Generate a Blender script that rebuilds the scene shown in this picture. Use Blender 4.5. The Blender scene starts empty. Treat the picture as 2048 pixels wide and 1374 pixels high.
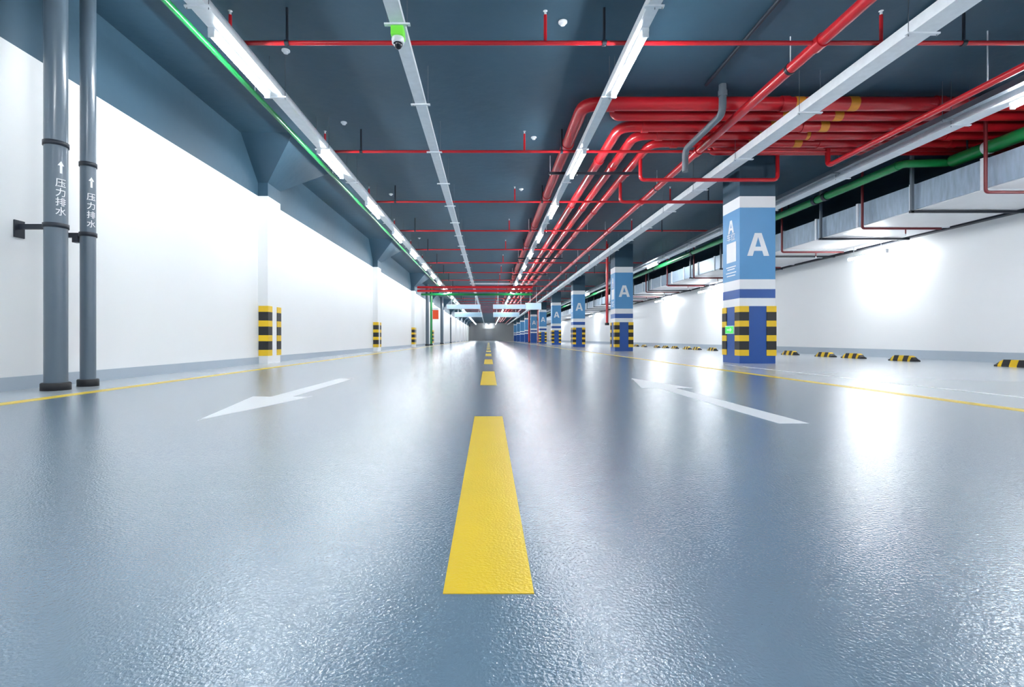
import bpy, math, random
from mathutils import Vector, Matrix

# ------------------------------------------------------------------ camera, world, exposure
SC = bpy.context.scene
COL = SC.collection
CAMZ = 0.42
cam_d = bpy.data.cameras.new('camera')
cam_d.sensor_width = 36.0
cam_d.lens = 36.0 * 1000.0 / 2048.0
cam_d.shift_x = 47.0 / 2048.0
cam_d.shift_y = -10.0 / 2048.0
cam_d.clip_start = 0.02
cam_d.clip_end = 400
cam = bpy.data.objects.new('camera', cam_d)
cam.location = (0, 0, CAMZ)
cam.rotation_euler = (math.radians(90), 0, 0)
COL.objects.link(cam)
SC.camera = cam

world = bpy.data.worlds.new('world')
SC.world = world
world.use_nodes = True
world.node_tree.nodes['Background'].inputs[0].default_value = (0.75, 0.88, 1.0, 1)
world.node_tree.nodes['Background'].inputs[1].default_value = 0.05

SC.view_settings.view_transform = 'Standard'
SC.view_settings.look = 'None'
SC.view_settings.gamma = 1.0
SC.view_settings.use_curve_mapping = False
SC.view_settings.exposure = 1.92
LED_POWER = 38.0

random.seed(7)
Y0, Y1 = -9.0, 104.0          # ends of the hall
XL, XR = -3.85, 8.9           # side walls
ZC = CAMZ + 3.2               # ceiling
def zz(d): return CAMZ + d    # height above the camera


# ------------------------------------------------------------------ materials
def mat(name, col, rough=0.5, metal=0.0, spec=0.5, noise=None, bump=None, coat=0.0, stretch=None):
    """noise=(scale, amount) varies the base colour, bump=(scale, strength, distance)."""
    m = bpy.data.materials.new(name)
    m.use_nodes = True
    nt = m.node_tree
    b = nt.nodes['Principled BSDF']
    b.inputs['Base Color'].default_value = (*col, 1)
    b.inputs['Roughness'].default_value = rough
    b.inputs['Metallic'].default_value = metal
    b.inputs['Specular IOR Level'].default_value = spec
    b.inputs['Coat Weight'].default_value = coat
    b.inputs['Coat Roughness'].default_value = 0.17
    tc = mp = None
    if noise or bump:
        tc = nt.nodes.new('ShaderNodeTexCoord')
        mp = nt.nodes.new('ShaderNodeMapping')
        nt.links.new(tc.outputs['Object'], mp.inputs['Vector'])
        if stretch: mp.inputs['Scale'].default_value = stretch
    if noise:
        n = nt.nodes.new('ShaderNodeTexNoise')
        n.inputs['Scale'].default_value = noise[0]
        n.inputs['Detail'].default_value = 5
        nt.links.new(mp.outputs[0], n.inputs['Vector'])
        mx = nt.nodes.new('ShaderNodeMix')
        mx.data_type = 'RGBA'
        a = noise[1]
        mx.inputs[6].default_value = (*[c * (1 - a) for c in col], 1)
        mx.inputs[7].default_value = (*[min(1, c * (1 + a)) for c in col], 1)
        nt.links.new(n.outputs['Fac'], mx.inputs[0])
        nt.links.new(mx.outputs[2], b.inputs['Base Color'])
    if bump:
        n2 = nt.nodes.new('ShaderNodeTexNoise')
        n2.inputs['Scale'].default_value = bump[0]
        n2.inputs['Detail'].default_value = 2
        nt.links.new(tc.outputs['Object'], n2.inputs['Vector'])
        bp = nt.nodes.new('ShaderNodeBump')
        bp.inputs['Strength'].default_value = bump[1]
        bp.inputs['Distance'].default_value = bump[2]
        nt.links.new(n2.outputs['Fac'], bp.inputs['Height'])
        nt.links.new(bp.outputs[0], b.inputs['Normal'])
        nt.links.new(bp.outputs[0], b.inputs['Coat Normal'])
    return m


def emit(name, col, power):
    m = bpy.data.materials.new(name)
    m.use_nodes = True
    nt = m.node_tree
    b = nt.nodes['Principled BSDF']
    b.inputs['Base Color'].default_value = (*col, 1)
    b.inputs['Emission Color'].default_value = (*col, 1)
    b.inputs['Emission Strength'].default_value = power
    return m


M = {}
M['white'] = mat('white_wall_paint', (0.87, 0.88, 0.885), 0.45, noise=(0.8, 0.02), bump=(30, 0.05, 0.002))
M['blue'] = mat('blue_ceiling_paint', (0.030, 0.080, 0.124), 0.55, noise=(1.3, 0.22), bump=(6, 0.25, 0.02), stretch=(1.0, 0.35, 1.0))
M['lane'] = mat('blue_grey_floor_paint', (0.145, 0.235, 0.322), 0.24, noise=(1.1, 0.07), bump=(170, 0.5, 0.0023), coat=1.0)
M['bay'] = mat('pale_grey_floor_paint', (0.52, 0.575, 0.63), 0.26, noise=(0.9, 0.04), bump=(170, 0.45, 0.0022), coat=0.6)
M['skirt'] = mat('grey_skirting_paint', (0.42, 0.49, 0.56), 0.35, noise=(2, 0.05))
M['yellow'] = mat('yellow_line_paint', (0.86, 0.60, 0.02), 0.32, noise=(6, 0.05), bump=(170, 0.5, 0.0023))
M['markwhite'] = mat('white_line_paint', (0.82, 0.85, 0.88), 0.32, noise=(6, 0.03), bump=(170, 0.45, 0.0022))
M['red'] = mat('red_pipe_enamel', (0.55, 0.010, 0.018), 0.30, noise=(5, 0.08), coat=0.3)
M['green'] = mat('green_pipe_enamel', (0.008, 0.25, 0.06), 0.3, noise=(4, 0.12), coat=0.3)
M['galv'] = mat('galvanised_steel', (0.82, 0.86, 0.90), 0.42, metal=0.05, noise=(14, 0.12), bump=(60, 0.05, 0.001))
M['duct'] = mat('galvanised_duct_sheet', (0.34, 0.43, 0.53), 0.38, metal=0.3, noise=(7, 0.4), bump=(5, 0.2, 0.01), stretch=(1, 2.5, 0.5))
M['underside_white'] = mat('white_duct_underside', (0.80, 0.80, 0.81), 0.45, noise=(3, 0.05))
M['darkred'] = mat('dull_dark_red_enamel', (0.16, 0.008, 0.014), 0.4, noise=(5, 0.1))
M['dark'] = mat('dark_steel', (0.012, 0.018, 0.03), 0.45, noise=(10, 0.2))
M['greypipe'] = mat('grey_pipe_paint', (0.10, 0.14, 0.18), 0.3, noise=(3, 0.06), coat=0.2)
M['drain'] = mat('dull_grey_plastic', (0.12, 0.15, 0.18), 0.4, noise=(3, 0.06))
M['black'] = mat('black_rubber', (0.012, 0.013, 0.016), 0.5, noise=(20, 0.2))
M['gyellow'] = mat('yellow_guard_film', (0.85, 0.55, 0.01), 0.4, noise=(10, 0.04))
M['lightblue'] = mat('light_blue_column_paint', (0.085, 0.30, 0.58), 0.4, noise=(2, 0.04))
M['royal'] = mat('royal_blue_column_paint', (0.006, 0.075, 0.33), 0.35, noise=(2, 0.05))
M['sign'] = mat('white_lettering', (0.86, 0.88, 0.90), 0.5, noise=(10, 0.02))
M['orange'] = mat('orange_pipe_band', (0.75, 0.28, 0.02), 0.4, noise=(10, 0.05))
M['redsign'] = mat('red_orange_sign_face', (0.80, 0.07, 0.01), 0.4, noise=(5, 0.05))
M['led'] = emit('lit_tube', (0.94, 0.975, 1.0), LED_POWER)
M['greenlit'] = emit('lit_green_panel', (0.06, 0.75, 0.10), 0.22)
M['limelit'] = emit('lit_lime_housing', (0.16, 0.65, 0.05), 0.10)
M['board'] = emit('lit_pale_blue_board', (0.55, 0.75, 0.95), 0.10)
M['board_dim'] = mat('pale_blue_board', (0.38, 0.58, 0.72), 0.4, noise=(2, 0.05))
M['glass_dark'] = mat('black_dome_glass', (0.01, 0.012, 0.02), 0.08, coat=0.5, noise=(4, 0.1))


# ------------------------------------------------------------------ mesh builder
class MB:
    def __init__(s): s.v, s.f, s.m, s.sm = [], [], [], []
    def add(s, vs, fs, mi=0, smooth=False):
        b = len(s.v)
        s.v += [Vector(p) for p in vs]
        for f in fs:
            s.f.append([b + i for i in f]); s.m.append(mi); s.sm.append(smooth)
    def box(s, x0, x1, y0, y1, z0, z1, mi=0):
        s.add([(x0, y0, z0), (x1, y0, z0), (x1, y1, z0), (x0, y1, z0), (x0, y0, z1), (x1, y0, z1), (x1, y1, z1), (x0, y1, z1)],
              [(0, 3, 2, 1), (4, 5, 6, 7), (0, 1, 5, 4), (1, 2, 6, 5), (2, 3, 7, 6), (3, 0, 4, 7)], mi)
    def tube(s, pts, r, n=14, mi=0, cap=True, bend=0.0):
        """round pipe along a polyline, its corners rounded with radius bend"""
        P = [Vector(p) for p in pts]
        if bend and len(P) > 2:
            Q = [P[0]]
            for i in range(1, len(P) - 1):
                a = (P[i - 1] - P[i]); b = (P[i + 1] - P[i])
                t = min(bend, a.length * 0.48, b.length * 0.48)
                pa, pb = P[i] + a.normalized() * t, P[i] + b.normalized() * t
                for k in range(7):
                    u = k / 6
                    Q.append(pa * (1 - u) ** 2 + P[i] * 2 * u * (1 - u) + pb * u * u)
            Q.append(P[-1]); P = Q
        rings, up = [], None
        for i, p in enumerate(P):
            if i == 0: t = P[1] - P[0]
            elif i == len(P) - 1: t = P[-1] - P[-2]
            else: t = (P[i] - P[i - 1]).normalized() + (P[i + 1] - P[i]).normalized()
            t = t.normalized()
            if up is None:
                up = Vector((0, 0, 1)) if abs(t.z) < 0.9 else Vector((0, 1, 0))
            sd = t.cross(up).normalized(); up = sd.cross(t).normalized()
            rings.append([p + sd * math.cos(a) * r + up * math.sin(a) * r for a in [2 * math.pi * k / n for k in range(n)]])
        vs = [q for R in rings for q in R]
        fs = [(i * n + k, i * n + (k + 1) % n, (i + 1) * n + (k + 1) % n, (i + 1) * n + k) for i in range(len(P) - 1) for k in range(n)]
        s.add(vs, fs, mi, True)
        if cap:
            s.add(rings[0], [tuple(range(n - 1, -1, -1))], mi); s.add(rings[-1], [tuple(range(n))], mi)
    def prism(s, poly, axis, a, b, mi=0):
        """polygon of 2-D points swept along an axis ('x','y','z') from a to b"""
        def pt(u, v, w):
            return {'x': (w, u, v), 'y': (u, w, v), 'z': (u, v, w)}[axis]
        n = len(poly)
        vs = [pt(u, v, a) for u, v in poly] + [pt(u, v, b) for u, v in poly]
        s.add(vs, [tuple(range(n))[::-1], tuple(range(n, 2 * n))] + [(i, (i + 1) % n, n + (i + 1) % n, n + i) for i in range(n)], mi)
    def lathe(s, c, prof, n=20, mi=0):
        vs = [(c[0] + r * math.cos(2 * math.pi * k / n), c[1] + r * math.sin(2 * math.pi * k / n), c[2] + z) for r, z in prof for k in range(n)]
        fs = [(i * n + k, i * n + (k + 1) % n, (i + 1) * n + (k + 1) % n, (i + 1) * n + k) for i in range(len(prof) - 1) for k in range(n)]
        s.add(vs, fs, mi, True)
    def build(s, name, mats, parent=None, bevel=0.0):
        mats = mats if isinstance(mats, (list, tuple)) else [mats]
        off = world_loc(parent)
        me = bpy.data.meshes.new(name)
        me.from_pydata([v - off for v in s.v], [], s.f)
        for m in mats: me.materials.append(M[m])
        for p, mi, sm in zip(me.polygons, s.m, s.sm):
            p.material_index = mi; p.use_smooth = sm
        import bmesh
        bm = bmesh.new(); bm.from_mesh(me)
        bmesh.ops.recalc_face_normals(bm, faces=bm.faces)
        bm.to_mesh(me); bm.free()
        o = bpy.data.objects.new(name, me)
        COL.objects.link(o)
        if parent: o.parent = parent
        if bevel:
            b = o.modifiers.new('bevel', 'BEVEL'); b.width = bevel; b.segments = 2; b.limit_method = 'ANGLE'
        return o


def world_loc(o):
    v = Vector((0, 0, 0))
    while o: v += o.location; o = o.parent
    return v


def tag(o, label=None, cat=None, group=None, kind=None):
    if label: o['label'] = label
    if cat: o['category'] = cat
    if group: o['group'] = group
    if kind: o['kind'] = kind
    return o


def thing(name, label, cat, loc=(0, 0, 0), group=None):
    o = bpy.data.objects.new(name, None)
    o.empty_display_size = 0.1
    o.location = loc
    COL.objects.link(o)
    return tag(o, label, cat, group)


def dup(root, loc, label, group=None):
    r = root.copy(); COL.objects.link(r); r.location = loc
    r['label'] = label
    if group: r['group'] = group
    for ch in list(root.children):
        c = ch.copy(); COL.objects.link(c); c.parent = r
        for g in ch.children:
            d = g.copy(); COL.objects.link(d); d.parent = c
    return r


def box(*a):
    m = MB(); m.box(*a); return m


def tube(*a, **k):
    m = MB(); m.tube(*a, **k); return m


def struct(o): return tag(o, kind='structure')


ORD = ['nearest', 'second', 'third', 'fourth', 'fifth', 'sixth', 'seventh', 'eighth', 'ninth', 'tenth', 'eleventh', 'twelfth',
       'thirteenth', 'fourteenth', 'fifteenth', 'sixteenth', 'seventeenth', 'eighteenth', 'nineteenth', 'twentieth']
TENS = ['twenty', 'thirty']
for _t in TENS:
    if _t == 'thirty': ORD.append('thirtieth')
    ORD += [_t + '-' + w for w in ('first', 'second', 'third', 'fourth', 'fifth', 'sixth', 'seventh', 'eighth', 'ninth')]
def nth(i): return ORD[i]


def text_tris(body, size):
    cu = bpy.data.curves.new('t', 'FONT')
    cu.body = body; cu.size = size; cu.align_x = 'CENTER'; cu.align_y = 'CENTER'; cu.offset = size * 0.005
    ob = bpy.data.objects.new('t', cu); COL.objects.link(ob)
    dg = bpy.context.evaluated_depsgraph_get()
    me = bpy.data.meshes.new_from_object(ob.evaluated_get(dg))
    import bmesh
    bm = bmesh.new(); bm.from_mesh(me)
    for k in range(-7, 8):
        g = list(bm.verts) + list(bm.edges) + list(bm.faces)
        bmesh.ops.bisect_plane(bm, geom=g, plane_co=(k * size / 14, 0, 0), plane_no=(1, 0, 0))
    bm.to_mesh(me); bm.free()
    vs = [v.co.copy() for v in me.vertices]; fs = [tuple(p.vertices) for p in me.polygons]
    bpy.data.objects.remove(ob); bpy.data.meshes.remove(me); bpy.data.curves.remove(cu)
    return vs, fs


def letter_A(cx, y, cz, w, h, t, b, axis='x', dep=0.003):
    """solid bold A, front towards -Y (axis x) or towards -X (axis y)"""
    m = MB(); s = t * 1.08
    a = w / 2; q = s * 0.62
    z0, z1 = cz - h / 2, cz + h / 2
    legs = [[(cx - a, z0), (cx - a + s, z0), (cx, z1 - h * 0.17), (cx, z1), (cx - q, z1)],
            [(cx + a, z0), (cx + q, z1), (cx, z1), (cx, z1 - h * 0.17), (cx + a - s, z0)]]
    def xin(z): return (a - s) * (1 - (z - z0) / (h * 0.83))
    c0, c1 = z0 + h * 0.22, z0 + h * 0.22 + b
    bar = [(cx - xin(c0), c0), (cx + xin(c0), c0), (cx + xin(c1), c1), (cx - xin(c1), c1)]
    for P in legs + [bar]:
        if axis == 'x': m.prism(P, 'y', y - dep, y)
        else: m.prism(P, 'x', y - dep, y)
    return m


# ------------------------------------------------------------------ the hall
m = MB()
m.box(XL, -3.17, Y0, Y1, -0.2, 0, 1)
m.box(-3.17, 3.17, Y0, Y1, -0.2, 0, 0)
m.box(3.17, XR, Y0, Y1, -0.2, 0, 1)
struct(m.build('floor', ['lane', 'bay']))

struct(box(XL - 0.3, XR + 0.3, Y0, Y1, ZC, ZC + 0.25).build('ceiling', 'blue'))

WHITE_TOP = 2.80
wl = struct(box(XL - 0.3, XL, Y0, Y1, -0.2, WHITE_TOP).build('wall_left', 'white'))
box(XL - 0.3, XL, Y0, Y1, WHITE_TOP, ZC).build('upper_wall_band', 'blue', wl)
wr = struct(box(XR, XR + 0.3, Y0, Y1, -0.2, 2.55).build('wall_right', 'white'))
box(XR, XR + 0.3, Y0, Y1, 2.55, ZC).build('upper_wall_band', 'blue', wr)
m = MB(); m.box(XL - 0.3, XR + 0.3, Y1, Y1 + 0.3, -0.2, ZC)
struct(m.build('wall_far', 'white'))
struct(box(XL - 0.3, XR + 0.3, Y0 - 0.3, Y0, -0.2, ZC).build('wall_near', 'white'))
struct(box(XL, XL + 0.015, Y0, Y1, 0, 0.11).build('baseboard_left', 'skirt'))
struct(box(XR - 0.015, XR, Y0, Y1, 0, 0.18).build('baseboard_right', 'skirt'))

# a pale roller door closes the far end of the lane
dr = struct(box(-0.75, 0.85, Y1 - 0.1, Y1 - 0.02, 0.05, 2.35).build('door_1', 'sign'))
box(-0.95, 1.05, Y1 - 0.2, Y1 - 0.02, 2.35, 2.6).build('door_head', 'galv', dr)
box(-0.75, 0.85, Y1 - 0.11, Y1 - 0.02, 0.0, 0.05).build('door_sill', 'dark', dr)

# pilasters with flared corbels on the left wall
PIL_Y = [8.35 + 8.28 * k for k in range(11)]
for k, y in enumerate(PIL_Y):
    box(XL, XL + 0.165, y, y + 0.5, 0, WHITE_TOP).build('pilaster', 'white', wl)
    box(XL, XL + 0.165, y, y + 0.5, WHITE_TOP, 3.02).build('pilaster_neck', 'blue', wl)
    t0, t1, xo = y - 0.58, y + 1.30, -3.04
    vs = [(XL, y, 3.02), (XL + 0.165, y, 3.02), (XL + 0.165, y + 0.5, 3.02), (XL, y + 0.5, 3.02),
          (XL, t0, ZC), (xo, t0, ZC), (xo, t1, ZC), (XL, t1, ZC)]
    m = MB(); m.add(vs, [(0, 1, 2, 3), (4, 5, 6, 7), (0, 1, 5, 4), (1, 2, 6, 5), (2, 3, 7, 6), (3, 0, 4, 7)])
    m.build('corbel', 'blue', wl)

# shallow longitudinal beam above the right lane light row
bm_ = struct(box(4.25, 4.79, Y0, Y1, ZC - 0.05, ZC).build('trim_1', 'blue'))

# ------------------------------------------------------------------ floor markings
HT = 0.0012
DASH0, DASHL, DASHP = 0.822, 1.87, 3.68
for k in range(14):
    y = DASH0 + DASHP * k
    o = box(-0.075, 0.075, y, y + DASHL, 0, HT).build('centre_line_dash', 'yellow')
    far = k >= 5
    tag(o, 'tiny distant yellow centre line dash, the %s from the camera' % nth(k) if far else
        'yellow centre line dash painted on the blue-grey lane, %s from the camera' % nth(k), 'road marking',
        'yellow dashes along the middle of the lane')
tag(box(-3.17, -3.06, Y0, Y1, 0, HT).build('edge_line', 'yellow'), 'long thin yellow edge line beside the white wall and grey pipes', 'road marking')
tag(box(3.07, 3.17, Y0, Y1, 0, HT).build('edge_line', 'yellow'), 'long thin yellow edge line beside the blue numbered columns', 'road marking')
tag(box(3.78, 3.84, Y0, 8.0, 0, HT).build('bay_line', 'markwhite'), 'thin white bay line on the pale parking floor', 'road marking')

def arrow(cx, tip_y, tail_y, label):
    d = 1 if tail_y > tip_y else -1
    hy = tip_y + d * 1.06
    P = [(cx, tip_y), (cx + 0.215, hy), (cx + 0.075, hy - d * 0.02), (cx + 0.075, tail_y), (cx - 0.075, tail_y), (cx - 0.075, hy - d * 0.02), (cx - 0.215, hy)]
    m = MB(); n = len(P)
    vs = [(x, y, 0) for x, y in P] + [(x, y, HT) for x, y in P]
    fs = [(7, 8, 9, 12, 13), (9, 10, 11, 12)] + [(i, (i + 1) % n, n + (i + 1) % n, n + i) for i in range(n)]
    m.add(vs, fs)
    tag(m.build('direction_arrow', 'markwhite'), label, 'road marking')
arrow(-1.49, 2.56, 5.25, 'white floor arrow pointing towards the camera in the lane by the white wall')
arrow(1.51, 5.28, 2.47, 'white floor arrow pointing away from the camera in the lane by the columns')

# ------------------------------------------------------------------ edge guards (yellow and black corner strips)
def guard_mesh(sx, sy, w=0.15, t=0.012):
    """angle strip round a corner at the origin; sx, sy: the side the solid lies on"""
    m = MB(); z = 0.13
    bands = [(0.10, 0), (0.145, 1)] * 3 + [(0.10, 0)]
    for h, mi in bands:
        P = [(-sx * t, -sy * t), (sx * w, -sy * t), (sx * w, 0), (0, 0), (0, sy * w), (-sx * t, sy * w)]
        m.prism(P, 'z', z, z + h, mi); z += h
    return m

GM = {}
def guard(x, y, sx, sy, label, group):
    key = (sx, sy)
    if key not in GM:
        o = guard_mesh(sx, sy).build('corner_guard', ['gyellow', 'black']); GM[key] = o.data
    else:
        o = bpy.data.objects.new('corner_guard', GM[key]); COL.objects.link(o)
    o.location = (x, y, 0)
    tag(o, label, 'corner guard', group)

# ------------------------------------------------------------------ blue columns
CX0, CX1 = 4.22, 4.82
COL_Y = [8.4 + 8.28 * k for k in range(10)]
BANDS = [(0, 0.965, 'royal', 'royal_blue_base'), (0.965, 1.10, 'sign', 'white_band'), (1.10, 1.25, 'royal', 'royal_blue_band'),
         (1.25, 1.415, 'sign', 'white_band'), (1.415, 2.62, 'lightblue', 'light_blue_panel'), (2.62, 2.81, 'sign', 'white_band'),
         (2.81, ZC - 0.05, 'blue', 'column_head')]
for k, y in enumerate(COL_Y):
    far = k >= 6
    lab = ('tiny distant blue column, the %s of the row' % nth(k) if far else
           '%s blue and white square column%s' % (['nearest large', 'second', 'third', 'fourth', 'fifth', 'sixth'][k], ' marked with letter A, counted from the camera'))
    c = thing('square_column', lab, 'column', (CX0, y, 0), 'row of blue columns beside the lane')
    for z0, z1, mm, nm in BANDS:
        box(CX0, CX1, y, y + 0.6, z0, z1).build(nm, mm, c)
    if k < 6:
        letter_A(4.53, y, zz(1.58), 0.37, 0.385, 0.085, 0.07).build('letter_a', 'sign', c)
    if k < 3:
        letter_A(y + 0.30, CX0, 2.36, 0.20, 0.22, 0.05, 0.04, axis='y').build('small_letter_a', 'sign', c)
        m = MB()
        for q, (dz, wd) in enumerate([(1.66, 0.34), (1.62, 0.26), (1.56, 0.36), (1.51, 0.30)]):
            m.box(CX0 - 0.002, CX0, y + 0.3 - wd / 2, y + 0.3 + wd / 2, dz - 0.009, dz + 0.009)
        m.build('small_print', 'sign', c)
        box(CX0 - 0.004, CX0, y + 0.12, y + 0.45, 1.74, 2.08).build('white_notice', 'sign', c)
        vs, fs = text_tris('车位', 0.15)
        m = MB(); m.add([(CX0 - 0.003, y + 0.3 - v.x, 2.17 + v.y) for v in vs], fs)
        m.build('column_lettering', 'sign', c)
    if k < 5:
        for (x, yy, sx, sy, w) in ((CX0, y, 1, 1, 'near lane-side'), (CX1, y, -1, 1, 'near bay-side'), (CX0, y + 0.6, 1, -1, 'rear lane-side')):
            guard(x, yy, sx, sy, 'yellow and black guard on the %s corner of the %s blue column' % (w, nth(k)), 'corner guards on the blue columns')

for k, y in enumerate(PIL_Y[:4]):
    x = XL + 0.165
    guard(x, y, -1, 1, 'yellow and black guard on the near edge of the %s white pilaster' % nth(k), 'corner guards on the white wall')
    guard(x, y + 0.5, -1, -1, 'yellow and black guard on the far edge of the %s white pilaster' % nth(k), 'corner guards on the white wall')

# green running-man exit sign on the lane side of the nearest column
s = thing('exit_sign', 'small green exit indicator on the side of the nearest blue column', 'sign', (CX0, 8.7, 0.56))
box(CX0 - 0.025, CX0, 8.56, 8.86, 0.50, 0.64).build('housing', 'galv', s, 0.003)
box(CX0 - 0.028, CX0 - 0.025, 8.57, 8.85, 0.51, 0.63).build('green_face', 'greenlit', s)
m = MB(); m.prism([(8.62, 0.57), (8.68, 0.61), (8.68, 0.58), (8.79, 0.58), (8.79, 0.56), (8.68, 0.56), (8.68, 0.53)], 'x', CX0 - 0.030, CX0 - 0.028)
m.build('white_arrow', 'sign', s)

# ------------------------------------------------------------------ cable trays with hangers and tube lamps
def tray(x0, x1, zb, zt, ya, yb, label, name='cable_tray', step=1.55, first=4.4, open_top=True, mm='galv', over=0.03, rods=True, rodx=None):
    o = thing(name, label, 'cable tray', ((x0 + x1) / 2, 0, zb))
    t = 0.004
    m = MB()
    m.box(x0, x1, ya, yb, zb, zb + t)
    m.box(x0, x0 + t, ya, yb, zb + t, zt); m.box(x1 - t, x1, ya, yb, zb + t, zt)
    if not open_top: m.box(x0 + t, x1 - t, ya, yb, zt - t, zt)
    m.build('channel', mm, o)
    y = first - step * 3; n = 0
    me = None
    while y < min(yb, 62):
        if me is None:
            h = MB()
            h.box(x0 - over, x1 + over, y, y + 0.035, zb - 0.014, zb)
            if rods:
                for xx in (rodx or (x0 - over * 0.5, x1 + over * 0.5)):
                    h.tube([(xx, y + 0.018, zb - 0.03), (xx, y + 0.018, ZC)], 0.0035, 6, mi=1)
            ob = h.build('hanger', [mm, 'drain'], o); me = ob.data; yref = y
        else:
            ob = bpy.data.objects.new('hanger', me); COL.objects.link(ob); ob.parent = o; ob.location = (0, y - yref, 0)
        y += step; n += 1
    return o

ZL = zz(2.72)
tray(-2.47, -2.32, ZL + 0.02, ZL + 0.10, Y0 + 0.1, 100, 'long white cable tray carrying the lamp row beside the white wall', name='lighting_tray', first=4.1)
tray(1.31, 1.415, ZL + 0.02, ZL + 0.10, Y0 + 0.1, 100, 'long white cable tray carrying the lamp row over the middle lane', name='lighting_tray', first=4.1, rodx=(1.37, 1.43))
tray(-0.86, -0.735, zz(2.75), zz(2.80), Y0 + 0.1, 100, 'narrow galvanised conduit channel between the two lamp rows with camera', name='conduit_channel', first=4.35, step=1.5, open_top=False, over=0.05)
tray(3.73, 3.94, zz(2.70), zz(2.81), Y0 + 0.1, 100, 'wide galvanised cable tray hanging beside the thick red main pipe', first=4.4, step=1.55, over=0.04)
tray(5.66, 5.74, zz(2.72), zz(2.79), Y0 + 0.1, 100, 'thin grey cable tray behind the outer lamp tray near the green pipe', name='conduit_channel', first=4.2, step=2.0, mm='drain')
tray(5.86, 6.06, zz(2.70), zz(2.79), Y0 + 0.1, 100, 'white lamp tray running beside the green pipe over the parking bays', name='lighting_tray', first=4.2, step=2.1)

LAMP_GEO = None
DUCT_BOTTOM = zz(2.11)
def make_lamp(loc, label, group):
    global LAMP_GEO
    if LAMP_GEO is None:
        o = thing('tube_lamp', label, 'lamp', (0, 0, 0), group)
        box(-0.03, 0.03, -0.565, 0.565, -0.002, 0.03).build('lamp_body', 'galv', o)
        tube([(0, -0.55, -0.024), (0, 0.55, -0.024)], 0.026, 14).build('lit_tube', 'led', o)
        box(-0.028, 0.028, -0.565, -0.55, -0.052, -0.002).build('end_cap', 'galv', o)
        box(-0.028, 0.028, 0.55, 0.565, -0.052, -0.002).build('end_cap', 'galv', o)
        o.location = loc; LAMP_GEO = o
        return o
    return dup(LAMP_GEO, loc, label, group)

ROWS = [(-2.445, ZL - 0.01, 'white-wall side row'), (1.385, ZL - 0.01, 'middle-lane row')]
for x, z, nm in ROWS:
    for k in range(-4, 33):
        y = 4.97 + 2.8 * k
        if k < 0: lab = 'lit tube lamp of the %s overhead, before the first in the picture' % nm
        elif k < 12: lab = '%s lit tube lamp of the %s, counted from the camera' % (nth(k), nm)
        else: lab = 'tiny distant lit tube lamp of the %s, the %s from the camera' % (nm, nth(k))
        make_lamp((x, y, z), lab, 'tube lamps of the ' + nm)
for k, y in enumerate([-5.0, 0.6, 5.15, 18.2, 30.2, 42.2, 54.2, 66.2]):
    lab = ('lit tube lamp under the outer tray, behind the camera' if k < 2 else
           '%s lit tube lamp under the outer tray beside the green pipe' % nth(k - 2))
    make_lamp((5.98, y, zz(2.70) - 0.02 - 0.012), lab, 'tube lamps under the outer tray')
for k, y in enumerate([-6.0, 0.0, 5.4, 11.1, 19.4, 24.6, 33, 41, 50, 60]):
    lab = ('lit tube lamp below the duct, behind the camera' if k < 2 else
           '%s lit tube lamp hanging under the duct by the bay wall' % nth(k - 2))
    o = make_lamp((8.40, y, zz(1.86)), lab, 'tube lamps along the bay wall')
    for e in (-0.4, 0.4):
        tube([(8.40, y + e, zz(1.89)), (8.40, y + e, DUCT_BOTTOM)], 0.006, 6).build('lamp_stem', 'galv', o)

for k, x in enumerate((0.05,)):  # added lamp and stem, put in to brighten the far end wall
    o = make_lamp((x, Y1 - 0.35, zz(2.75)), 'added tube lamp brightening the far end wall, above the door', None)
    tube([(x, Y1 - 0.35, zz(2.78)), (x, Y1 - 0.35, ZC)], 0.01, 6).build('lamp_stem', 'galv', o)

# ------------------------------------------------------------------ thin red sprinkler branches
BR_Y = [4.84 + 2.81 * k for k in range(19)]
ZB = zz(2.86)
for k, y in enumerate(BR_Y):
    x1 = 8.6 if k == 0 else (5.19 if k == 1 else 6.2)
    if k % 3 == 1 and k > 1: x1 = 4.1
    lab = ('tiny distant thin red sprinkler branch, the %s from the camera' % nth(k) if k >= 8 else
           '%s thin red sprinkler branch crossing under the ceiling' % nth(k))
    o = thing('sprinkler_pipe', lab, 'pipe', (-2.52, y, ZB), 'thin red sprinkler branches crossing the lane')
    tube([(-2.52, y, ZB), (x1, y, ZB)], 0.021, 12).build('pipe_run', 'red', o)
    for x in [v for v in (-2.50, 0.55, 3.80, 6.9) if v < x1 and not (k == 1 and v > 2.4)]:
        r = tube([(x, y, ZB), (x, y, ZB + 0.27)], 0.016, 10).build('riser', 'red', o)
        if k < 8:
            m = MB(); m.lathe((x, y, ZB + 0.27), [(0.008, 0), (0.012, 0.02), (0.004, 0.035), (0.022, 0.04), (0.0, 0.045)], 10)
            m.build('sprinkler_head', 'galv', r)
    for x in [v for v in (-1.95, 1.12, 4.6) if v < x1 and not (k == 1 and v > 2.4)]:
        tube([(x, y, ZB - 0.03), (x, y, ZC)], 0.013, 8).build('hanger_rod', 'dark', o)
        tube([(x - 0.02, y, ZB), (x + 0.02, y, ZB)], 0.029, 12).build('clamp', 'dark', o)

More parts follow.
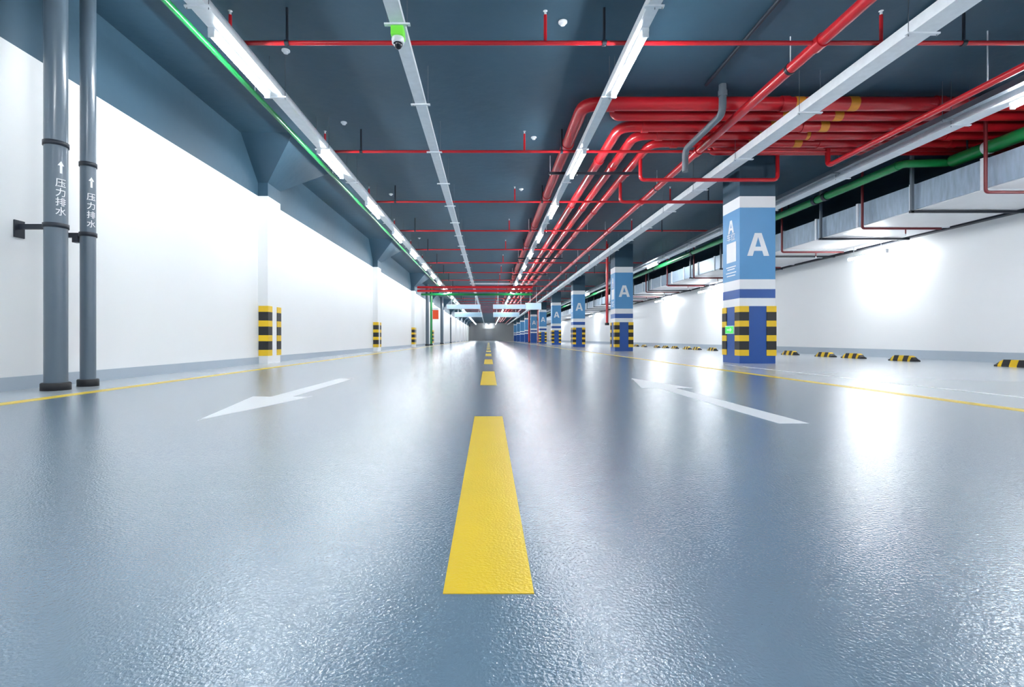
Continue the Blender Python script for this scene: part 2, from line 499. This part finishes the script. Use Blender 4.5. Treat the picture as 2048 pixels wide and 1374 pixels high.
# thick red main
o = thing('main_pipe', 'thick red main pipe running away between the lamp row and wide tray', 'pipe', (3.20, 0, ZB))
tube([(3.20, Y0 + 0.2, ZB), (3.20, 98, ZB)], 0.056, 20).build('pipe_run', 'red', o)
for k, y in enumerate([-0.8, 2.0] + BR_Y[:12]):
    tube([(3.20, y - 0.06, ZB), (3.20, y + 0.06, ZB)], 0.069, 20).build('coupling', 'red', o)
for k in range(10):
    y = 5.3 + 4.2 * k
    tube([(3.20, y, ZB), (3.20, y, ZC)], 0.006, 6).build('hanger_rod', 'galv', o)
    tube([(3.20, y - 0.02, ZB), (3.20, y + 0.02, ZB)], 0.062, 16).build('clamp', 'dark', o)

# red side main near the outer tray
o = thing('side_pipe', 'red pipe ending in a short upright beside the outer lamp tray', 'pipe', (5.19, 7.65, zz(2.66)))
tube([(5.19, Y0 + 0.2, zz(2.64)), (5.19, 7.65, zz(2.64)), (5.19, 7.65, zz(2.90))], 0.036, 16, bend=0.09).build('pipe_run', 'red', o)
for y in (5.2, 2.4):
    tube([(5.19, y, zz(2.64)), (5.19, y, ZC)], 0.006, 6).build('hanger_rod', 'galv', o)

# ------------------------------------------------------------------ bundle of red pipes turning off across the ceiling
BUND = [(1.24, 6.50, zz(3.05), 0.086, 'largest outer red pipe of the bundle turning at the ceiling corner'),
        (1.86, 7.07, zz(3.00), 0.074, 'second red pipe of the turning bundle'),
        (2.16, 7.37, zz(3.00), 0.070, 'third red pipe of the turning bundle'),
        (2.49, 7.67, zz(3.00), 0.066, 'innermost red pipe of the turning bundle with two drops')]
for i, (x, yc, z, r, lab) in enumerate(BUND):
    o = thing('bundle_pipe', lab, 'pipe', (x, yc, z), 'bundle of thick red pipes')
    tube([(x, 90, z), (x, yc, z), (XR - 0.05, yc, z)], r, 18, bend=0.22).build('pipe_run', 'red', o)
    for y in [yc + 1.35 + 2.8 * q for q in range(9)]:
        tube([(x, y - 0.05, z), (x, y + 0.05, z)], r + 0.012, 18).build('coupling', 'red', o)
    for xx in (x + 0.35, x + 2.6, x + 4.6):
        tube([(xx - 0.05, yc, z), (xx + 0.05, yc, z)], r + 0.012, 18).build('coupling', 'red', o)
    for xx in (4.02 - 0.0 * i, 4.72):
        tube([(xx - 0.06 + 0.0, yc, z), (xx + 0.06, yc, z)], r + 0.003, 18).build('flow_band', 'orange', o)
    if i == 3:
        for q, (yd, xe, lo) in enumerate([(8.55, 4.74, 2.60), (9.45, 4.74, 2.58)]):
            xe2 = xe
            tube([(x, yd, z), (x, yd, zz(lo)), (xe2, yd if q else 8.20, zz(lo))] if q else
                 [(x, 8.20, z), (x, 8.20, zz(lo)), (xe2, 8.20, zz(lo)), (xe2, 8.20, ZC - 0.05)], 0.030, 12, bend=0.08).build('drop_pipe', 'red', o)
o = thing('bundle_pipe', 'straight red pipe beside the large outer pipe, rising into the ceiling at its end', 'pipe', (1.75, 6.78, zz(3.02)), 'bundle of thick red pipes')
tube([(1.70, 6.78, ZC), (1.70, 6.78, zz(3.02)), (XR - 0.05, 6.78, zz(3.02))], 0.066, 18, bend=0.12).build('pipe_run', 'red', o)
for xx in (4.02, 4.72):
    tube([(xx - 0.06, 6.78, zz(3.02)), (xx + 0.06, 6.78, zz(3.02))], 0.069, 18).build('flow_band', 'orange', o)

for i, (yc, z, r) in enumerate([(7.95, zz(3.02), 0.05), (8.12, zz(3.02), 0.045)]):
    o = thing('bay_pipe', ['red pipe along the bundle, behind its innermost pipe over the bays', 'rearmost slim red pipe along the bundle over the bays'][i], 'pipe', (3.9, yc, z))
    tube([(3.6, yc, ZC), (3.6, yc, z), (XR - 0.05, yc, z)], r, 14, bend=0.1).build('pipe_run', 'red', o)

# struts that carry the bundle
for k in range(7):
    y = 8.75 + 4.65 * k
    o = thing('pipe_trapeze', ('%s dark steel strut carrying the red bundle' % nth(k)) if k < 4 else 'tiny dark strut carrying the red bundle, the %s from the camera' % nth(k), 'bracket', (1.8, y, zz(2.88)), 'struts under the red bundle')
    box(1.05, 2.68, y - 0.02, y + 0.02, zz(2.87), zz(2.91)).build('strut', 'dark', o)
    for x in (1.08, 1.55, 2.65):
        tube([(x, y, zz(2.85)), (x, y, ZC)], 0.007, 6).build('hanger_rod', 'galv', o)

# grey drain pipe and thin ceiling conduit
o = thing('drain_pipe', 'dull grey drain pipe bending down from the ceiling beside the red main', 'pipe', (2.95, 6.3, zz(2.84)))
tube([(2.95, 6.30, ZC), (2.95, 6.30, zz(2.83)), (2.95, 7.50, zz(2.83)), (2.95, 7.50, zz(2.50))], 0.045, 16, bend=0.12).build('pipe_run', 'drain', o)
tube([(2.95, 6.30, zz(3.05)), (2.95, 6.30, zz(3.12))], 0.054, 16).build('coupling', 'drain', o)
tag(tube([(2.72, Y0 + 0.1, ZC - 0.03), (2.72, 6.25, ZC - 0.03)], 0.02, 10).build('ceiling_conduit', 'dark'), 'thin dark conduit fixed to the ceiling beside the red main', 'conduit')

# ------------------------------------------------------------------ green pipes
o = thing('green_pipe', 'slim green pipe running beside the lamp row near the white wall', 'pipe', (-2.80, 0, zz(2.93)))
tube([(-2.80, Y0 + 0.1, zz(2.93)), (-2.80, 60, zz(2.93))], 0.03, 12).build('pipe_run', 'green', o)
for k in range(14):
    y = 3.0 + 3.0 * k
    tube([(-2.80, y, zz(2.93)), (-2.80, y, ZC)], 0.005, 6).build('hanger_rod', 'galv', o)
o = thing('green_pipe', 'thick green pipe stepping sideways beside the outer lamp tray', 'pipe', (6.5, 0, zz(2.74)))
tube([(7.2, Y0 + 0.1, zz(2.75)), (7.2, 7.75, zz(2.75))], 0.092, 20).build('wide_run', 'green', o)
tube([(7.2, 7.70, zz(2.75)), (7.2, 7.82, zz(2.75)), (6.48, 7.82, zz(2.73)), (6.48, 7.95, zz(2.73))], 0.06, 16, bend=0.1).build('offset_bend', 'green', o)
tube([(6.48, 7.9, zz(2.73)), (6.48, 95, zz(2.73))], 0.07, 18).build('narrow_run', 'green', o)
for y in (9.6, 9.9, 12.7, 15.9, 19.5, 24):
    tube([(6.48, y - 0.04, zz(2.73)), (6.48, y + 0.04, zz(2.73))], 0.086, 18).build('coupling', 'dark', o)
for y in (3.2, 5.4, 7.2):
    tube([(7.2, y - 0.03, zz(2.75)), (7.2, y + 0.03, zz(2.75))], 0.099, 20).build('clamp', 'galv', o)
for y in (7.52, 10.8, 13.6, 16.4, 19.2, 22):
    x = 7.2 if y < 7.8 else 6.48
    tube([(x, y, zz(2.75)), (x, y, ZC)], 0.012, 6).build('hanger_rod', 'dark', o)

# ------------------------------------------------------------------ air duct along the bay wall
DX0, DX1, DZ0, DZ1 = 7.0, 8.70, zz(2.12), zz(2.53)
o = thing('air_duct', 'wide galvanised rectangular air duct along the top of the bay wall', 'duct', (7.85, 0, DZ0))
box(DX0, DX1, Y0 + 0.1, 95, DZ0, DZ1).build('duct_body', 'duct', o)
box(DX0 + 0.03, DX1 - 0.03, Y0 + 0.1, 95, DZ0 - 0.012, DZ0).build('duct_underside', 'underside_white', o)  # white sheet over the duct's underside, paler than the body
me = None
for k in range(42):
    y = 1.05 + 1.2 * k
    if me is None:
        m = MB(); e = 0.02
        m.box(DX0 - e, DX0, y, y + 0.05, DZ0 - e, DZ1 + e); m.box(DX1, DX1 + e, y, y + 0.05, DZ0 - e, DZ1 + e)
        m.box(DX0, DX1, y, y + 0.05, DZ0 - e, DZ0); m.box(DX0, DX1, y, y + 0.05, DZ1, DZ1 + e)
        ob = m.build('flange', 'galv', o); me = ob.data; yr = y
    else:
        ob = bpy.data.objects.new('flange', me); COL.objects.link(ob); ob.parent = o; ob.location = (0, y - yr, 0)
for k in range(16):
    y = 5.95 + 2.25 * k
    m = MB()
    m.box(DX0 - 0.09, DX1 + 0.09, y - 0.02, y + 0.02, DZ0 - 0.06, DZ0 - 0.021)
    m.build('trapeze_bar', 'dark', o)
    m = MB(); m.box(DX0 - 0.075, DX0 - 0.035, y - 0.02, y + 0.02, DZ0 - 0.06, ZC)
    m.build('hanger_angle', 'drain', o)

# drop branches from the ceiling, round the duct, with a pendent head
for k in range(10):
    y = [6.94, 9.23, 11.76, 14.3, 16.8, 19.3, 21.9, 24.4, 27, 29.5][k]
    lab = ('%s dark red pipe dropping past the duct and running beneath it' % nth(k)) if k < 6 else 'tiny dark red pipe beneath the duct, the %s from the camera' % nth(k)
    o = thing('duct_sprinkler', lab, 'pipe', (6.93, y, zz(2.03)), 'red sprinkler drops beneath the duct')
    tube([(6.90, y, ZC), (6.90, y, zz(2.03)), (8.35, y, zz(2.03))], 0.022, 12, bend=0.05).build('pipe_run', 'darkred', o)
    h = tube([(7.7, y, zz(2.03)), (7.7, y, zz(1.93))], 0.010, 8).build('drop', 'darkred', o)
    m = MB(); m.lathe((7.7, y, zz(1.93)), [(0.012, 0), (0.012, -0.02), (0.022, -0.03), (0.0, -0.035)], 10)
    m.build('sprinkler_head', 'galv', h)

# dark strip added as shade in the gap between duct and bay wall
o = tag(box(XR - 0.12, XR, Y0 + 0.1, 95, zz(2.10), zz(2.16)).build('gap_shade_strip', 'dark'), 'dark strip standing for the shaded gap along the top edge of the white bay wall', 'shade strip')

# ------------------------------------------------------------------ standing pipes on the left
def lettering_on_pipe(cx, cy, r, zc, body, size, ang, parent):
    vs, fs = text_tris(body, size)
    m = MB()
    out = []
    for v in vs:
        a = ang + v.x / r
        out.append((cx + (r + 0.003) * math.sin(a), cy - (r + 0.003) * math.cos(a), zc + v.y))
    m.add(out, fs)
    return m.build('pipe_character', 'sign', parent)

def standing_pipe(cx, cy, r, label, clamps, z_arrow, ang, ls, step):
    o = thing('standing_pipe', label, 'pipe', (cx, cy, 0))
    tube([(cx, cy, 0.05), (cx, cy, ZC)], r, 28).build('pipe_run', 'greypipe', o)
    m = MB(); w = r + 0.022
    m.lathe((cx, cy, 0.0), [(0.0, 0.0), (w, 0.0), (w, 0.055), (w * 0.93, 0.062), (r, 0.062)], 28)
    m.build('base_collar', 'black', o)
    for z, arm in clamps:
        c = MB(); c.lathe((cx, cy, z), [(r, -0.018), (r + 0.008, -0.018), (r + 0.008, 0.018), (r, 0.018)], 28)
        c = c.build('clamp', 'dark', o)
        if arm is None: continue
        m = MB()
        m.box(XL, cx - r * 0.9, cy + 0.0, cy + 0.03, z - 0.02, z + 0.02)
        m.box(XL, XL + 0.012, cy - 0.03, cy + 0.06, z - 0.09, z + 0.05)
        if arm: m.box(cx - r - 0.06, cx - r - 0.01, cy - 0.03, cy + 0.02, z - 0.07, z - 0.01)
        m.build('wall_arm', 'dark', c)
    # white up arrow, then the writing one character below the other
    m = MB(); za = z_arrow; h = ls * 1.35
    P = [(0, h / 2), (ls * 0.3, h * 0.12), (ls * 0.11, h * 0.12), (ls * 0.11, -h / 2), (-ls * 0.11, -h / 2), (-ls * 0.11, h * 0.12), (-ls * 0.3, h * 0.12)]
    vs = []
    for u, v in P:
        a = ang + u / r
        vs.append((cx + (r + 0.003) * math.sin(a), cy - (r + 0.003) * math.cos(a), za + v))
    m.add(vs, [(0, 1, 2, 5, 6), (2, 3, 4, 5)])
    m.build('flow_arrow', 'sign', o)
    for i, ch in enumerate('压力排水'):
        lettering_on_pipe(cx, cy, r, za - 0.132 - i * step, ch, ls, ang, o)
    return o

standing_pipe(-3.53, 4.08, 0.078, 'thicker grey standing pipe with black foot nearest the camera by the white wall',
              [(2.00, None), (1.335, False)], zz(1.385), 1.12, 0.074, 0.077)
standing_pipe(-3.54, 4.42, 0.058, 'slimmer grey standing pipe with black foot behind the thicker one',
              [(1.95, None), (1.335, True)], zz(1.37), 1.08, 0.068, 0.079)

# ------------------------------------------------------------------ security camera on the conduit channel
o = thing('security_camera', 'small dome camera with green housing under the narrow conduit channel', 'camera', (-0.80, 4.42, zz(2.75)))
box(-0.855, -0.745, 4.36, 4.48, zz(2.655), zz(2.735)).build('green_housing', 'limelit', o, 0.006)
m = MB(); m.lathe((-0.80, 4.42, zz(2.61)), [(0.0, 0.045), (0.053, 0.045), (0.056, 0.03), (0.053, 0.0), (0.045, -0.004), (0.0, -0.004)], 24)
m.build('white_ring', 'sign', o)
m = MB(); m.lathe((-0.80, 4.42, zz(2.606)), [(0.040 * math.cos(a), -0.048 * math.sin(a)) for a in [i * math.pi / 16 for i in range(9)]], 24)
m.build('dark_dome', 'glass_dark', o)

# smoke detectors on the ceiling
DET = [(-2.14, 7.4, 'by the wall-side lamp row, nearest'), (-2.16, 11.07, 'by the wall-side lamp row, second'), (-2.2, 15.9, 'by the wall-side lamp row, third'),
       (-2.2, 21.0, 'by the wall-side lamp row, fourth'), (0.75, 5.05, 'near the middle-lane lamp row, nearest'), (0.72, 7.95, 'near the middle-lane lamp row, second'),
       (0.7, 10.7, 'near the middle-lane lamp row, third'), (-2.25, 5.55, 'above the first lit tube of the wall-side row')]
for i, (x, y, w) in enumerate(DET):
    o = thing('smoke_detector', 'small round white smoke detector ' + w, 'smoke detector', (x, y, ZC), 'smoke detectors')
    m = MB(); m.lathe((x, y, ZC), [(0.045, 0), (0.045, -0.012), (0.037, -0.016), (0.0, -0.016)], 20); m.build('detector_base', 'sign', o)
    m = MB(); m.lathe((x, y, ZC - 0.016), [(0.029, 0), (0.026, -0.018), (0.012, -0.024), (0.0, -0.024)], 20); m.build('detector_head', 'sign', o)

# ------------------------------------------------------------------ wheel stops
def stop_mesh():
    L, W, H = 0.275, 0.075, 0.105
    m = MB()
    n = 10
    def sec(y):
        f = min(1.0, (L - abs(y)) / 0.09)
        h = 0.035 + (H - 0.035) * f
        return [(-W, 0), (-W, 0.02), (-W * 0.55, h), (W * 0.55, h), (W, 0.02), (W, 0)]
    ys = [-L + 2 * L * i / n for i in range(n + 1)]
    for i in range(n):
        a, b = sec(ys[i]), sec(ys[i + 1])
        sk = 0.02
        va = [(x, ys[i], z) for x, z in a]; vb = [(x, ys[i + 1], z) for x, z in b]
        k = len(a); mi = 1 if i in (1, 4, 5, 8) else 0
        fs = [(j, (j + 1) % k, k + (j + 1) % k, k + j) for j in range(k)]
        m.add(va + vb, fs, mi)
        if i == 0: m.add(va, [tuple(range(k))], 0)
        if i == n - 1: m.add(vb, [tuple(range(k))], 0)
    return m
me = None
WS = [7.32, 9.33, 10.62, 11.5, 12.85, 14.9, 17.3, 18.6, 19.5, 20.8, 21.9, 23.0, 24.9, 26.2]
for i, y in enumerate(WS):
    if me is None:
        o = stop_mesh().build('wheel_stop', ['black', 'gyellow']); me = o.data
    else:
        o = bpy.data.objects.new('wheel_stop', me); COL.objects.link(o)
    o.location = (7.75, y, 0)
    tag(o, 'low black and yellow rubber wheel stop on the pale bay floor, %s from the camera' % nth(i), 'wheel stop', 'wheel stops along the bay wall')

# ------------------------------------------------------------------ distant fittings
for i, (z, lab) in enumerate([(zz(2.68), 'upper thick red pipe crossing the lane far ahead'), (zz(2.50), 'lower bright red pipe crossing the lane far ahead')]):
    tag(tube([(XL + 0.12, 26.2, z), (2.3, 26.2, z)], 0.065, 14).build('crossing_pipe', 'red'), lab, 'pipe')
tag(tube([(XL + 0.15, 27.5, zz(2.42)), (2.4, 27.5, zz(2.42))], 0.06, 14).build('crossing_pipe', 'green'), 'dark green pipe crossing the lane just behind the red pair', 'pipe')
tag(box(-1.0, 2.4, 27.0, 27.12, zz(2.93), zz(3.0)).build('crossing_tray', 'galv'), 'thin pale cable tray crossing the lane above the far red pipes', 'cable tray')

def riser_pipe(x, y, r, z0, z1, mm, lab):
    o = thing('riser_pipe', lab, 'pipe', (x, y, z0))
    tube([(x, y, z0), (x, y, z1)], r, 14).build('pipe_run', mm, o)
    tube([(x, y, z0), (x, y, z0 + 0.08)], r + 0.03, 14).build('foot_collar', 'black', o)
riser_pipe(-3.55, 31.0, 0.07, 0, ZC, 'green', 'green standing pipe against the white wall far ahead beside a red sign')
riser_pipe(-3.62, 29.6, 0.10, 0, ZC, 'greypipe', 'thick grey standing pipe just before the distant green pipe')
riser_pipe(-3.60, 38.6, 0.12, 0, ZC, 'greypipe', 'distant grey standing pipe behind the red sign')
riser_pipe(-3.55, 47.0, 0.07, 0, 2.4, 'drain', 'furthest thin brown-grey standing pipe on the white wall')
riser_pipe(4.02, 16.95, 0.045, 0.87, ZC, 'red', 'slender red riser pipe beside the second blue column')
riser_pipe(4.08, 50.2, 0.09, 0, ZC, 'red', 'slender red riser pipe beside the sixth distant column')
riser_pipe(4.95, 49.6, 0.09, 0, ZC, 'red', 'red riser pipe on the bay side of the sixth distant column')

o = thing('fire_sign', 'small red-orange sign on the white wall beside the green standing pipe', 'sign', (-3.5, 33.0, 2.0))
box(-3.68, -3.30, 32.98, 33.03, 1.70, 2.30).build('sign_face', 'redsign', o)
box(-3.68, -3.30, 32.98, 33.03, 2.30, 2.44).build('sign_header', 'sign', o)
box(-3.85, -3.68, 32.99, 33.02, 2.25, 2.29).build('wall_arm', 'dark', o)

SG = [(-2.52, -0.48, 30.0, 1.77, 2.05, 'board', 'long pale lit overhead board over the wall-side lane, nearer row'),
      (0.27, 2.25, 30.0, 1.77, 2.05, 'board', 'long pale lit overhead board over the column-side lane, nearer row'),
      (2.30, 3.30, 31.2, 1.80, 2.22, 'board', 'short pale overhead board next to the blue columns'),
      (-2.85, -0.55, 42.0, 1.80, 2.20, 'board_dim', 'dimmer blue overhead board over the wall-side lane, farther row'),
      (0.40, 2.60, 42.0, 1.80, 2.20, 'board_dim', 'dimmer blue overhead board over the column-side lane, farther row')]
for (x0, x1, y, a, b, mm, lab) in SG:
    o = thing('overhead_board', lab, 'sign', ((x0 + x1) / 2, y, zz(a)))
    box(x0, x1, y, y + 0.08, zz(a), zz(b)).build('board_frame', 'galv', o)
    box(x0 + 0.03, x1 - 0.03, y - 0.006, y, zz(a) + 0.03, zz(b) - 0.03).build('board_face', mm, o)
    for x in (x0 + 0.3, x1 - 0.3):
        tube([(x, y + 0.04, zz(b)), (x, y + 0.04, ZC)], 0.012, 6).build('hanger_rod', 'galv', o)
